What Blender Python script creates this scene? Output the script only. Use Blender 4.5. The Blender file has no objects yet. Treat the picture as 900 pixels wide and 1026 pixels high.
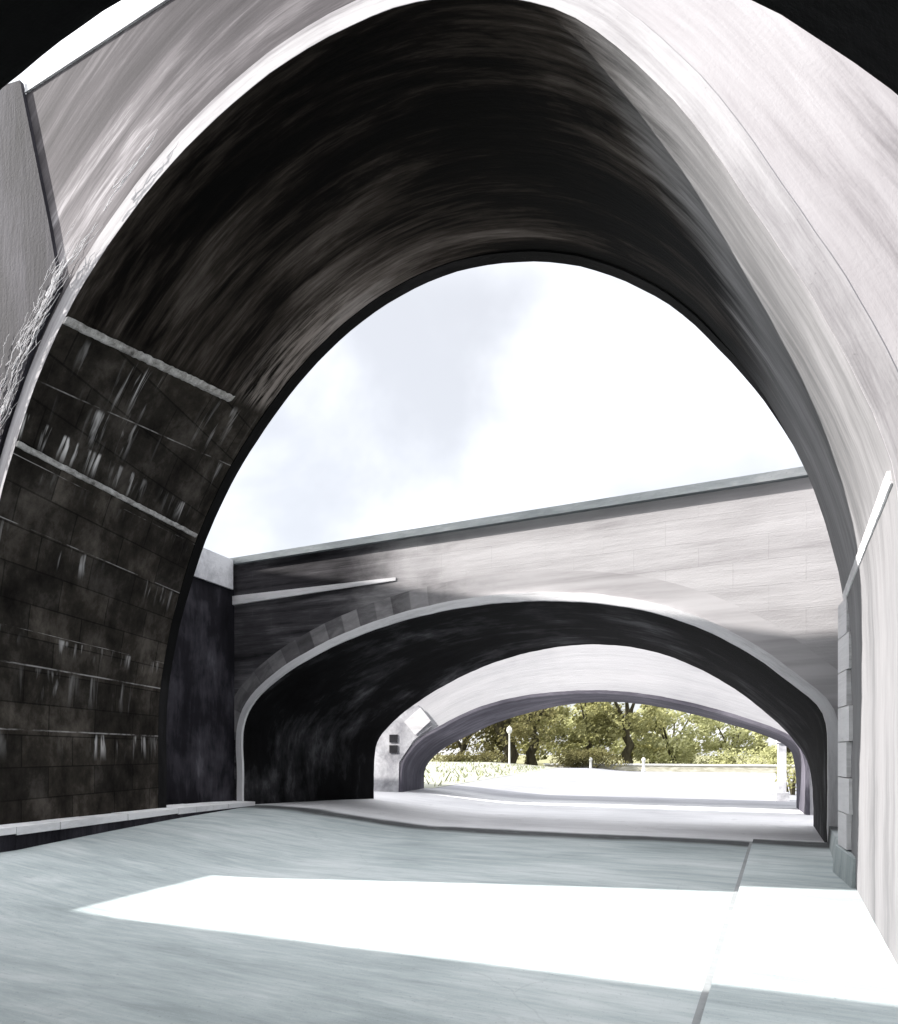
import bpy, bmesh, math, random
from mathutils import Vector, Matrix
random.seed(7)
sc = bpy.context.scene
COL = sc.collection

# ------------------------------------------------------------------ helpers
def setp(o, label=None, cat=None, group=None, kind=None):
    if label: o['label'] = label
    if cat: o['category'] = cat
    if group: o['group'] = group
    if kind: o['kind'] = kind
    return o

def root(name, loc, label, cat, group=None):
    o = bpy.data.objects.new(name, None); COL.objects.link(o)
    o.location = loc; o.empty_display_size = 0.3
    return setp(o, label, cat, group)

class MB:
    """collects geometry in world coordinates, links it as one mesh object"""
    def __init__(s): s.v = []; s.f = []; s.uv = []; s.sm = []
    def quad(s, pts, uvs=None, smooth=False):
        i = len(s.v); s.v += [tuple(p) for p in pts]
        s.f.append(tuple(range(i, i + len(pts))))
        s.uv.append(uvs or [(p[0], p[2]) for p in pts]); s.sm.append(smooth)
    def grid(s, P, U, smooth=True):
        n = len(P); m = len(P[0]); b = len(s.v)
        for r in P: s.v += [tuple(p) for p in r]
        for i in range(n - 1):
            for j in range(m - 1):
                s.f.append((b+i*m+j, b+i*m+j+1, b+(i+1)*m+j+1, b+(i+1)*m+j))
                s.uv.append([U[i][j], U[i][j+1], U[i+1][j+1], U[i+1][j]]); s.sm.append(smooth)
    def box(s, x0, x1, y0, y1, z0, z1):
        c = [(x, y, z) for z in (z0, z1) for y in (y0, y1) for x in (x0, x1)]
        s.hexa(c)
    def hexa(s, c):
        for f in ((0,2,3,1),(4,5,7,6),(0,1,5,4),(2,6,7,3),(0,4,6,2),(1,3,7,5)):
            p = [c[k] for k in f]
            n = (Vector(p[1])-Vector(p[0])).cross(Vector(p[2])-Vector(p[1]))
            a = max(range(3), key=lambda k: abs(n[k]))
            ij = [(1,2),(0,2),(0,1)][a]
            s.quad(p, [(q[ij[0]], q[ij[1]]) for q in p])
    def tube(s, pts, radii, seg=8, cap=True):
        rings = []
        for k, p in enumerate(pts):
            p = Vector(p)
            d = (Vector(pts[min(k+1, len(pts)-1)]) - Vector(pts[max(k-1, 0)])).normalized()
            a = d.cross(Vector((0.31, 0.93, 0.17))).normalized(); b = d.cross(a)
            rings.append([p + (a*math.cos(t)+b*math.sin(t))*radii[k] for t in [2*math.pi*i/seg for i in range(seg)]])
        base = len(s.v)
        for r in rings: s.v += [tuple(q) for q in r]
        for k in range(len(rings)-1):
            for i in range(seg):
                j = (i+1) % seg
                s.f.append((base+k*seg+i, base+k*seg+j, base+(k+1)*seg+j, base+(k+1)*seg+i))
                s.uv.append([(i/seg, k), ((i+1)/seg, k), ((i+1)/seg, k+1), (i/seg, k+1)]); s.sm.append(True)
        if cap:
            for k in (0, len(rings)-1):
                s.quad([tuple(q) for q in (rings[k] if k else rings[k][::-1])])
    def lathe(s, x, y, prof, seg=16):
        base = len(s.v)
        for r, z in prof:
            s.v += [(x+r*math.cos(2*math.pi*i/seg), y+r*math.sin(2*math.pi*i/seg), z) for i in range(seg)]
        for k in range(len(prof)-1):
            for i in range(seg):
                j = (i+1) % seg
                s.f.append((base+k*seg+i, base+k*seg+j, base+(k+1)*seg+j, base+(k+1)*seg+i))
                s.uv.append([(0, 0)]*4); s.sm.append(True)
    def build(s, name, mat, parent=None, weld=False):
        off = Vector((0, 0, 0))
        q = parent
        while q: off += Vector(q.location); q = q.parent
        me = bpy.data.meshes.new(name)
        me.from_pydata([tuple(Vector(v) - off) for v in s.v], [], s.f)
        uvl = me.uv_layers.new(name='UVMap'); k = 0
        for u in s.uv:
            for c in u: uvl.data[k].uv = c; k += 1
        me.polygons.foreach_set('use_smooth', s.sm)
        me.materials.append(mat); me.validate(); me.update()
        if weld:
            bm = bmesh.new(); bm.from_mesh(me)
            bmesh.ops.remove_doubles(bm, verts=bm.verts, dist=1e-4)
            bmesh.ops.recalc_face_normals(bm, faces=bm.faces)
            bm.to_mesh(me); bm.free()
        o = bpy.data.objects.new(name, me); COL.objects.link(o)
        if parent: o.parent = parent
        return o

# ------------------------------------------------------------------ node helpers
class NT:
    def __init__(s, name):
        s.m = bpy.data.materials.new(name); s.m.use_nodes = True
        s.t = s.m.node_tree; s.t.nodes.clear()
        s.out = s.t.nodes.new('ShaderNodeOutputMaterial')
        s.b = s.t.nodes.new('ShaderNodeBsdfPrincipled')
        s.t.links.new(s.b.outputs[0], s.out.inputs[0])
        s.b.inputs['Specular IOR Level'].default_value = 0.12
    def n(s, t, **kw):
        q = s.t.nodes.new(t)
        for k, v in kw.items(): setattr(q, k, v)
        return q
    def l(s, a, b): s.t.links.new(a, b)
    def val(s, sock, x):
        if isinstance(x, (int, float)): sock.default_value = x
        else: s.l(x, sock)
    def math(s, op, a, b=0.0, c=None, clamp=False):
        q = s.n('ShaderNodeMath', operation=op, use_clamp=clamp)
        s.val(q.inputs[0], a); s.val(q.inputs[1], b)
        if c is not None: s.val(q.inputs[2], c)
        return q.outputs[0]
    def smooth(s, x, a, b, lo=0.0, hi=1.0):
        q = s.n('ShaderNodeMapRange', interpolation_type='SMOOTHSTEP')
        s.val(q.inputs[0], x); q.inputs[1].default_value = a; q.inputs[2].default_value = b
        q.inputs[3].default_value = lo; q.inputs[4].default_value = hi
        return q.outputs[0]
    def uv(s): return s.n('ShaderNodeUVMap', uv_map='UVMap').outputs[0]
    def pos(s): return s.n('ShaderNodeNewGeometry').outputs['Position']
    def sep(s, v):
        q = s.n('ShaderNodeSeparateXYZ'); s.l(v, q.inputs[0]); return q.outputs
    def comb(s, x, y, z=0.0):
        q = s.n('ShaderNodeCombineXYZ')
        for k, w in enumerate((x, y, z)): s.val(q.inputs[k], w)
        return q.outputs[0]
    def noise(s, vec, scale=(1, 1, 1), detail=6, rough=0.6, dist=0.0, off=(0, 0, 0), rot=(0, 0, 0)):
        m = s.n('ShaderNodeMapping'); m.inputs['Scale'].default_value = scale
        m.inputs['Location'].default_value = off; m.inputs['Rotation'].default_value = rot
        s.l(vec, m.inputs[0])
        q = s.n('ShaderNodeTexNoise'); q.inputs['Scale'].default_value = 1.0
        q.inputs['Detail'].default_value = detail; q.inputs['Roughness'].default_value = rough
        q.inputs['Distortion'].default_value = dist
        s.l(m.outputs[0], q.inputs['Vector']); return q.outputs[0]
    def ramp(s, x, stops):
        q = s.n('ShaderNodeValToRGB'); e = q.color_ramp.elements
        while len(e) < len(stops): e.new(0.5)
        for k, (p, c) in enumerate(stops):
            e[k].position = p; e[k].color = (*c, 1)
        s.l(x, q.inputs[0]); return q.outputs[0]
    def mix(s, f, a, b):
        q = s.n('ShaderNodeMix', data_type='RGBA')
        s.val(q.inputs[0], f)
        for sock, c in ((q.inputs[6], a), (q.inputs[7], b)):
            if isinstance(c, tuple): sock.default_value = (*c, 1)
            else: s.l(c, sock)
        return q.outputs[2]
    def bump(s, h, strength=0.3, dist=0.02):
        q = s.n('ShaderNodeBump'); q.inputs['Strength'].default_value = strength
        q.inputs['Distance'].default_value = dist
        s.l(h, q.inputs['Height']); s.l(q.outputs[0], s.b.inputs['Normal'])
    def done(s, col, rough=0.85):
        if isinstance(col, tuple): s.b.inputs['Base Color'].default_value = (*col, 1)
        else: s.l(col, s.b.inputs['Base Color'])
        s.val(s.b.inputs['Roughness'], rough)
        return s.m

def stone(name, stops, su=0.35, sv=3.0, rough=0.85, broad=0.35, bump=0.35, dist=0.6, off=0.0, bw=0.5, speck=True):
    """weathered stone whose streaks run along the U direction of the UV map"""
    t = NT(name); uv = t.uv()
    a = t.noise(uv, (su, sv, 1), 8, 0.62, dist, (off, off, 0))
    b = t.noise(uv, (broad, broad, 1), 4, 0.55, 0.4, (off+5, off, 0))
    f = t.noise(uv, (su*6, sv*5, 1), 5, 0.7, 0.3, (off, 3, 0))
    x = t.math('ADD', t.math('MULTIPLY', a, 1.0-bw), t.math('MULTIPLY', b, bw))
    x = t.math('ADD', x, t.math('MULTIPLY', t.math('SUBTRACT', f, 0.5), 0.22))
    c = t.ramp(x, stops)
    g = t.noise(t.pos(), (26, 26, 26), 4, 0.7)
    if speck:
        c = t.mix(t.smooth(g, 0.62, 0.75, 0, 0.25), c, (0.02, 0.02, 0.02))
    t.bump(t.math('ADD', t.math('MULTIPLY', f, 0.6), t.math('MULTIPLY', g, 0.5)), bump, 0.03)
    return t.done(c, rough)

# ------------------------------------------------------------------ arch tools
def spline(pts, n=12):
    out = []
    P = [Vector(p) for p in pts]
    for i in range(len(P)-1):
        p0 = P[i-1] if i else P[0]*2-P[1]
        p3 = P[i+2] if i+2 < len(P) else P[-1]*2-P[-2]
        p1, p2 = P[i], P[i+1]
        t0, t1, t2, t3 = 0, 0, 0, 0
        t1 = math.sqrt((p1-p0).length); t2 = t1+math.sqrt((p2-p1).length); t3 = t2+math.sqrt((p3-p2).length)
        for k in range(n):
            t = t1+(t2-t1)*k/n
            A1 = p0*((t1-t)/(t1-t0))+p1*((t-t0)/(t1-t0)); A2 = p1*((t2-t)/(t2-t1))+p2*((t-t1)/(t2-t1))
            A3 = p2*((t3-t)/(t3-t2))+p3*((t-t2)/(t3-t2))
            B1 = A1*((t2-t)/(t2-t0))+A2*((t-t0)/(t2-t0)); B2 = A2*((t3-t)/(t3-t1))+A3*((t-t1)/(t3-t1))
            out.append(B1*((t2-t)/(t2-t1))+B2*((t-t1)/(t2-t1)))
    out.append(P[-1])
    return out

def ray(poly, c, th):
    """last crossing of the ray from c at angle th with a polyline"""
    d = Vector((math.cos(th), math.sin(th))); best = None
    for a, b in zip(poly[:-1], poly[1:]):
        e = b-a; den = d.x*e.y-d.y*e.x
        if abs(den) < 1e-12: continue
        w = a-c
        t = (w.x*e.y-w.y*e.x)/den; u = (w.x*d.y-w.y*d.x)/den
        if t > 0 and -1e-6 <= u <= 1+1e-6 and (best is None or t > best): best = t
    return c+d*best

ZB = -0.5
def sample(curve, c, ths): return [ray(curve, c, t) for t in ths]
def arclen(pts):
    L = [0.0]
    for a, b in zip(pts[:-1], pts[1:]): L.append(L[-1]+(b-a).length)
    return L

class Arch:
    """a bridge pierced by a barrel: near and far outlines are (x,z) splines at depth y0,y1"""
    def __init__(s, near, far, y0, y1, top, top_far=None, n=120):
        s.y0, s.y1 = y0, y1
        s.near = spline(near); s.far = spline(far)
        s.c = Vector(((near[0][0]+near[-1][0])/2, ZB)); s.cf = Vector(((far[0][0]+far[-1][0])/2, ZB))
        s.top = [Vector(p) for p in top]; s.topf = [Vector(p) for p in (top_far or top)]
        e = 1e-4
        base = [math.pi-e-(math.pi-2*e)*i/n for i in range(n+1)]
        s.th = base
        s.N = sample(s.near, s.c, base); s.F = sample(s.far, s.cf, base)
        q = random.random()*9
        for P_ in (s.N, s.F):
            for i, p in enumerate(P_):
                if 2 < i < n-2:
                    d_ = (p-s.c).normalized()
                    P_[i] = p+d_*(0.0035*math.sin(i*0.9+q)+0.002*math.sin(i*2.3+q*2)+random.uniform(-0.002, 0.002))
            q += 3
        s.L = arclen(s.N)
    def face(s, mb, near=True, polar=True):
        crv, c, top, y = (s.near, s.c, s.top, s.y0) if near else (s.far, s.cf, s.topf, s.y1)
        extra = [math.atan2(p.y-c.y, p.x-c.x) for p in top[1:-1]]
        th = sorted(set(s.th+extra), reverse=True)
        jit = dict(zip(s.th, s.N if near else s.F))
        A = [jit[t_] if t_ in jit else p_ for t_, p_ in zip(th, sample(crv, c, th))]; O = sample(top, c, th); L = arclen(A)
        K = [0, 0.05, 0.12, 0.25, 0.45, 0.7, 1]
        P = []; U = []
        for k in K:
            row = [a.lerp(o, k) for a, o in zip(A, O)]
            P.append([(p.x, y, p.y) for p in row])
            if polar: U.append([(l, (p-a).length) for l, p, a in zip(L, row, A)])
            else: U.append([(p.x, p.y) for p in row])
        if near: P = P[::-1]; U = U[::-1]
        mb.grid(P, U, False)
    def body(s, polar=True):
        mb = MB(); s.face(mb, True, polar); s.face(mb, False, polar)
        n = len(s.top)
        for i in range(n-1):     # sides and top deck
            a, b = s.top[i], s.top[i+1]; a2, b2 = s.topf[i], s.topf[i+1]
            mb.quad([(a.x, s.y0, a.y), (b.x, s.y0, b.y), (b2.x, s.y1, b2.y), (a2.x, s.y1, a2.y)])
        return mb
    def surf(s, i, k):
        p = s.N[i].lerp(s.F[i], k)
        return (p.x, s.y0+(s.y1-s.y0)*k, p.y)
    def vault(s, m=14):
        mb = MB(); n = len(s.N)
        P = [[s.surf(i, k/m) for i in range(n)] for k in range(m+1)]
        U = [[(s.L[i], (s.y1-s.y0)*k/m) for i in range(n)] for k in range(m+1)]
        mb.grid(P, U); return mb
    def normals(s, near=True):
        pts = s.N if near else s.F; out = []
        for i in range(len(pts)):
            d = pts[min(i+1, len(pts)-1)]-pts[max(i-1, 0)]
            out.append(Vector((-d.y, d.x)).normalized())
        return out
    def ring(s, w0, w1, proud, near=True, back=0.0, i0=0, i1=None):
        """band that follows the arch edge from offset w0 to w1 outside it, standing `proud` of the face"""
        pts = s.N if near else s.F; nr = s.normals(near); L = s.L
        y = s.y0 if near else s.y1; sg = -1 if near else 1
        mb = MB(); i1 = i1 if i1 is not None else len(pts)
        rows = []
        prof = [(w0, back), (w0, proud), (w1, proud), (w1, back)]
        for w, h in prof:
            rows.append([(pts[i].x+nr[i].x*w, y+sg*h, pts[i].y+nr[i].y*w) for i in range(i0, i1)])
        U = [[(L[i], w+h) for i in range(i0, i1)] for w, h in prof]
        mb.grid(rows, U, False)
        for e in (0, -1): mb.quad([r[e] for r in rows])
        return mb
    def left_at(s, z, k):
        """x on the left haunch at height z, depth fraction k"""
        def f(pts):
            im = max(range(len(pts)), key=lambda i: pts[i].y)
            for i in range(im):
                a, b = pts[i], pts[i+1]
                if a.y <= z <= b.y: return a.x+(b.x-a.x)*(z-a.y)/max(1e-6, b.y-a.y)
            return pts[im].x
        return f(s.N)*(1-k)+f(s.F)*k
    def right_at(s, z, k):
        def f(pts):
            im = max(range(len(pts)), key=lambda i: pts[i].y)
            for i in range(im, len(pts)-1):
                a, b = pts[i], pts[i+1]
                if b.y <= z <= a.y: return a.x+(b.x-a.x)*(a.y-z)/max(1e-6, a.y-b.y)
            return pts[-1].x
        return f(s.N)*(1-k)+f(s.F)*k

def ledge(A, z, k0, k1, side, proud, h, n=24, wob=0.0, rise=0.0):
    """thin course that runs along one haunch of a vault at constant height"""
    mb = MB(); R = [[], [], [], []]
    z_start = z
    for i in range(n+1):
        z = z_start+rise*i/n; k = k0+(k1-k0)*i/n; y = A.y0+(A.y1-A.y0)*k
        q = random.uniform(-wob, wob)
        for r, (dz, pr) in enumerate(((h, -0.12), (h, proud), (0, proud*0.7), (0, -0.12))):
            zz = z+dz+(q if r in (1, 2) else 0)*0.5
            x = A.left_at(zz, k)+pr if side < 0 else A.right_at(zz, k)-pr
            R[r].append((x, y, zz))
    U = [[(i*0.2, j*0.1) for i in range(n+1)] for j in range(4)]
    mb.grid(R, U, False)
    for e in (0, -1): mb.quad([r[e] for r in R])
    return mb

# ------------------------------------------------------------------ materials
BLK = (0.006, 0.0055, 0.005)
M = {}
def vault_material():
    t = NT('soot_blackened_vault'); uv = t.uv(); P = t.pos(); px, py, pz = t.sep(P)
    a = t.noise(uv, (0.30, 2.2, 1), 8, 0.62, 0.7)
    b = t.noise(uv, (0.16, 0.45, 1), 4, 0.5, 0.6, (3, 1, 0))
    f = t.noise(uv, (1.2, 14, 1), 5, 0.7, 0.2, (0, 3, 0))
    x = t.math('ADD', t.math('MULTIPLY', a, 0.5), t.math('MULTIPLY', b, 0.5))
    x = t.math('ADD', x, t.math('MULTIPLY', t.math('SUBTRACT', f, 0.5), 0.25))
    x0 = x
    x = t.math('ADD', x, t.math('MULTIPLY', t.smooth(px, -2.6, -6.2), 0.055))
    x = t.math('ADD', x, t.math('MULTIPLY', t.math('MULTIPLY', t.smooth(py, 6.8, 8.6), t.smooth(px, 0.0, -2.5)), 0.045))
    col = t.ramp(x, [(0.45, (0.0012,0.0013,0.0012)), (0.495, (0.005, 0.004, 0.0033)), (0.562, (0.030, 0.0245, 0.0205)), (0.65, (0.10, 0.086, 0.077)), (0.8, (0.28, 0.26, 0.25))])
    # lighter grey painted for the sunlit right haunch; pale scoured fringe at the far mouth
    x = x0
    lit_tone = t.ramp(x, [(0.34, (0.085, 0.085, 0.087)), (0.5, (0.165, 0.163, 0.166)), (0.62, (0.25, 0.245, 0.25)), (0.75, (0.36, 0.35, 0.36))])
    # sun-to-shade boundary painted on the right haunch, pale near the mouth, ragged edge
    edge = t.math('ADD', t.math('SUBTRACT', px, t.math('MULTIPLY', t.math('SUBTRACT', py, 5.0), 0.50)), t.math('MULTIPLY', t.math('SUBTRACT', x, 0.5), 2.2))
    lit_mask = t.math('MAXIMUM', t.smooth(edge, -1.15, -0.25), t.math('MULTIPLY', t.smooth(px, 0.1, 0.9), t.smooth(t.math('ADD', pz, t.math('MULTIPLY', t.math('SUBTRACT', x, 0.5), 5.0)), 6.9, 5.4)))
    col = t.mix(lit_mask, col, lit_tone)
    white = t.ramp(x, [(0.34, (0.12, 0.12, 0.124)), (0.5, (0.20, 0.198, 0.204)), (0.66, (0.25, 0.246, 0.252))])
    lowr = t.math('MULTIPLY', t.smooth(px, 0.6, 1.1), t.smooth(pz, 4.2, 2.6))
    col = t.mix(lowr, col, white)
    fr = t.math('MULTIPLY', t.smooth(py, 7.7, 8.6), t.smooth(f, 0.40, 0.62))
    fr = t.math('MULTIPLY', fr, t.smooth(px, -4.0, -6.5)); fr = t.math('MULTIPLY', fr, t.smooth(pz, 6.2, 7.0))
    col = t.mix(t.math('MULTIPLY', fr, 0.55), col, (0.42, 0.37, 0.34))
    # lime runs and mortar lines on the left jamb
    left = t.smooth(px, -5.6, -6.6)
    run = t.noise(t.comb(t.math('MULTIPLY', py, 7.5), t.math('MULTIPLY', pz, 0.9)), (1, 1, 1), 3, 0.6, 0.5)
    run = t.smooth(run, 0.53, 0.68)
    tot = None; lin = None
    jig = t.math('MULTIPLY', t.math('SUBTRACT', t.noise(t.comb(t.math('MULTIPLY', py, 1.3), pz), (1, 1, 1), 2), 0.5), 0.10)
    for k, (z0, h, s, w) in enumerate(((6.90, 0.75, 1.0, .0), (6.33, 0.55, 0.75, .006), (5.98, 0.40, 1.15, .0), (5.50, 0.25, 0.2, .004), (4.75, 0.45, 0.7, .006),
                         (3.40, 0.30, 0.6, .004), (2.90, 0.65, 0.6, .010), (1.95, 0.50, 0.8, .010))):
        rise_k = (0.23, 0.18, 0.06, 0.04, 0.0, 0.0, 0.0, 0.0)[k]
        zz = t.math('SUBTRACT', t.math('ADD', pz, jig), t.math('MULTIPLY', t.math('SUBTRACT', py, 5.0), rise_k))
        tt = t.math('DIVIDE', t.math('SUBTRACT', z0, zz), h)
        m = t.math('MULTIPLY', t.smooth(tt, 0.0, 0.12), t.smooth(tt, 1.0, 0.25))
        patch = t.smooth(t.noise(t.comb(t.math('MULTIPLY', py, 0.9), k*7.3), (1, 1, 1), 2), 0.45, 0.60)
        m = t.math('MULTIPLY', t.math('MULTIPLY', m, patch), s)
        tot = m if tot is None else t.math('MAXIMUM', tot, m)
        if w:
            ln = t.smooth(t.math('ABSOLUTE', t.math('SUBTRACT', zz, t.math('ADD', z0, t.math('MULTIPLY', jig, 0.85)))), w*1.6, w*0.5)
            lin = ln if lin is None else t.math('MAXIMUM', lin, ln)
    brk = t.smooth(t.noise(P, (1.3, 1.3, 3), 4, 0.7), 0.42, 0.6)
    lim = t.math('MULTIPLY', t.math('MULTIPLY', tot, run), left)
    jambbase = t.ramp(t.noise(P, (1.6, 1.6, 1.1), 8, 0.7, 0.1), [(0.34, (0.010, 0.0087, 0.0074)), (0.5, (0.032, 0.028, 0.0235)), (0.66, (0.09, 0.08, 0.07))])
    lowm = t.math('MULTIPLY', left, t.smooth(t.math('SUBTRACT', pz, t.math('MULTIPLY', t.math('SUBTRACT', py, 5.0), 0.23)), 7.1, 6.9))
    bk = t.n('ShaderNodeTexBrick'); bk.offset = 0.5; bk.inputs['Scale'].default_value = 1.0; bk.inputs['Brick Width'].default_value = 0.95; bk.inputs['Row Height'].default_value = 0.475
    bk.inputs['Mortar Size'].default_value = 0.012; bk.inputs['Mortar Smooth'].default_value = 0.3
    bk.inputs['Color1'].default_value = (0.68, 0.68, 0.69, 1); bk.inputs['Color2'].default_value = (1.08, 1.06, 1.04, 1); bk.inputs['Mortar'].default_value = (0.42, 0.42, 0.42, 1)
    t.l(t.comb(py, t.math('ADD', pz, 0.03)), bk.inputs['Vector'])
    mu = t.n('ShaderNodeMix', data_type='RGBA', blend_type='MULTIPLY'); mu.inputs[0].default_value = 1.0
    t.l(jambbase, mu.inputs[6]); t.l(bk.outputs['Color'], mu.inputs[7]); jambbase = mu.outputs[2]
    blockh = t.math('MULTIPLY', bk.outputs['Fac'], lowm)
    col = t.mix(lowm, col, jambbase)
    col = t.mix(t.math('MULTIPLY', lim, 0.95), col, (0.70, 0.68, 0.67))
    col = t.mix(t.math('MULTIPLY', t.math('MULTIPLY', lin, brk), t.math('MULTIPLY', left, 0.75)), col, (0.42, 0.40, 0.39))
    g = t.noise(P, (22, 22, 22), 4, 0.7)
    t.bump(t.math('ADD', t.math('MULTIPLY', f, 0.7), t.math('SUBTRACT', t.math('MULTIPLY', g, 0.4), t.math('ADD', blockh, t.math('MULTIPLY', t.math('MULTIPLY', lin, left), 0.5)))), 0.3, 0.03)
    return t.done(col, 0.8)
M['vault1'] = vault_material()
for _n in M['vault1'].node_tree.nodes:
    if _n.type == 'BSDF_PRINCIPLED': _n.inputs['Specular IOR Level'].default_value = 0.05

def face1_material():
    """pale limestone with grey streaking heavier towards the west haunch"""
    t = NT('grey_streaked_pale_limestone'); uv = t.uv(); P = t.pos(); px, py, pz = t.sep(P)
    a = t.noise(uv, (0.22, 2.6, 1), 8, 0.6, 0.5)
    b = t.noise(uv, (0.25, 0.7, 1), 4, 0.55, 0.5, (5, 2, 0))
    f = t.noise(uv, (1.1, 16, 1), 5, 0.7, 0.2, (0, 3, 0))
    x = t.math('ADD', t.math('MULTIPLY', a, 0.55), t.math('MULTIPLY', b, 0.45))
    x = t.math('ADD', x, t.math('MULTIPLY', t.math('SUBTRACT', f, 0.5), 0.3))
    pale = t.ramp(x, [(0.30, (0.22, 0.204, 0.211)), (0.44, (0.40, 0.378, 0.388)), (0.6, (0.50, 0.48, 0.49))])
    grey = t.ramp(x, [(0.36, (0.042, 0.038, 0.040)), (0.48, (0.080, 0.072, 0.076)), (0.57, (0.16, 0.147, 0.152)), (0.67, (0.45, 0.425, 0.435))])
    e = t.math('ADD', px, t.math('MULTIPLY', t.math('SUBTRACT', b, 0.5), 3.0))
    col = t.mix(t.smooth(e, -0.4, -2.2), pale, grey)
    g = t.noise(P, (26, 26, 26), 4, 0.7)
    t.bump(t.math('ADD', t.math('MULTIPLY', f, 0.6), t.math('MULTIPLY', g, 0.4)), 0.16, 0.03)
    return t.done(col, 0.85)
M['face1'] = face1_material()
M['ring1'] = stone('pale_arch_stone', [(0.32, (0.17, 0.16, 0.165)), (0.48, (0.38, 0.365, 0.372)), (0.64, (0.54, 0.525, 0.532))], 0.4, 7, off=2, bump=0.12)
M['black'] = stone('black_sooty_stone', [(0.38, (0.003,0.003,0.003)), (0.52, (0.006, 0.006, 0.006)), (0.64, (0.018, 0.017, 0.018)), (0.76, (0.07, 0.068, 0.07))], 0.35, 2.2, off=4)
M['black3'] = stone('black_sooty_low_vault', [(0.40, (0.002, 0.002, 0.0022)), (0.50, (0.006, 0.006, 0.0066)), (0.57, (0.03, 0.0295, 0.032)), (0.66, (0.11, 0.11, 0.114)), (0.78, (0.24, 0.24, 0.24))], 0.35, 1.5, off=9)
M['purple'] = stone('purple_grey_stone', [(0.3, (0.04, 0.038, 0.05)), (0.5, (0.10, 0.095, 0.115)), (0.65, (0.19, 0.18, 0.21))], 0.5, 4, off=11)
M['buttress'] = stone('grey_buttress_stone', [(0.36, (0.006, 0.0055, 0.008)), (0.5, (0.022, 0.0205, 0.026)), (0.66, (0.06, 0.057, 0.068))], 2.4, 0.35, off=13, broad=0.6)
def face3_material():
    t = NT('pale_streaked_ashlar_dark_end'); uv = t.uv(); P = t.pos(); px, py, pz = t.sep(P)
    a = t.noise(uv, (0.16, 2.4, 1), 8, 0.62, 0.5, (17, 17, 0)); b = t.noise(uv, (0.4, 0.7, 1), 5, 0.55, 0.5, (5, 2, 0)); f = t.noise(uv, (1.0, 11, 1), 5, 0.7, 0.3)
    x = t.math('ADD', t.math('MULTIPLY', a, 0.6), t.math('MULTIPLY', b, 0.4))
    x = t.math('ADD', x, t.math('MULTIPLY', t.math('SUBTRACT', f, 0.5), 0.22))
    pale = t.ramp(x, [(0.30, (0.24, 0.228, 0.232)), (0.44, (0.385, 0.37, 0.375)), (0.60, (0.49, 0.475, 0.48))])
    charcoal = t.ramp(x, [(0.36, (0.010, 0.0095, 0.011)), (0.50, (0.055, 0.052, 0.057)), (0.64, (0.17, 0.163, 0.172))])
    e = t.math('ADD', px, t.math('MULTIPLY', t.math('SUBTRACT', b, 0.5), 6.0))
    c = t.mix(t.smooth(e, -4.2, -8.0), pale, charcoal)  # face turns darker towards its left end
    vs = t.n('ShaderNodeTexBrick'); vs.offset = 0.5; vs.inputs['Scale'].default_value = 1.0; vs.inputs['Brick Width'].default_value = 1.15; vs.inputs['Row Height'].default_value = 0.46
    vs.inputs['Mortar Size'].default_value = 0.006; vs.inputs['Color1'].default_value = (1, 1, 1, 1); vs.inputs['Color2'].default_value = (0.8, 0.8, 0.8, 1); vs.inputs['Mortar'].default_value = (0, 0, 0, 1)
    t.l(uv, vs.inputs['Vector'])
    mf = t.math('MULTIPLY', vs.outputs['Fac'], t.smooth(b, 0.42, 0.62, 0.0, 0.22))
    c = t.mix(mf, c, (0.16, 0.15, 0.155))
    g = t.noise(P, (26, 26, 26), 4, 0.7)
    t.bump(t.math('SUBTRACT', t.math('ADD', t.math('MULTIPLY', f, 0.6), t.math('MULTIPLY', g, 0.5)), t.math('MULTIPLY', vs.outputs['Fac'], 0.5)), 0.35, 0.025)
    return t.done(c, 0.85)
M['face3'] = face3_material()
M['course'] = stone('pale_course_stone', [(0.3, (0.38, 0.37, 0.38)), (0.5, (0.66, 0.65, 0.66)), (0.7, (0.76, 0.75, 0.76))], 0.6, 6, off=19)
M['limecourse'] = stone('lime_crusted_course', [(0.32, (0.08, 0.076, 0.07)), (0.46, (0.36, 0.345, 0.33)), (0.58, (0.65, 0.63, 0.62))], 2.5, 8, off=23)
M['coping'] = stone('blue_grey_coping_stone', [(0.3, (0.11, 0.125, 0.135)), (0.5, (0.20, 0.22, 0.23)), (0.7, (0.33, 0.34, 0.35))], 0.7, 3, off=29)
M['white4'] = stone('whitewashed_stone', [(0.30, (0.32, 0.32, 0.34)), (0.44, (0.42, 0.418, 0.433)), (0.6, (0.49, 0.487, 0.50))], 0.2, 3, off=31, speck=False)
M['pier4'] = stone('grey_white_pier_stone', [(0.3, (0.16, 0.16, 0.18)), (0.48, (0.42, 0.42, 0.44)), (0.62, (0.66, 0.66, 0.68))], 1.5, 1.5, off=33)
M['wing'] = stone('dark_wet_wall_stone', [(0.36, (0.004, 0.004, 0.0055)), (0.5, (0.014, 0.013, 0.017)), (0.62, (0.055, 0.052, 0.062)), (0.77, (0.2, 0.19, 0.21))], 1.3, 0.28, off=37, broad=0.7)

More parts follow.
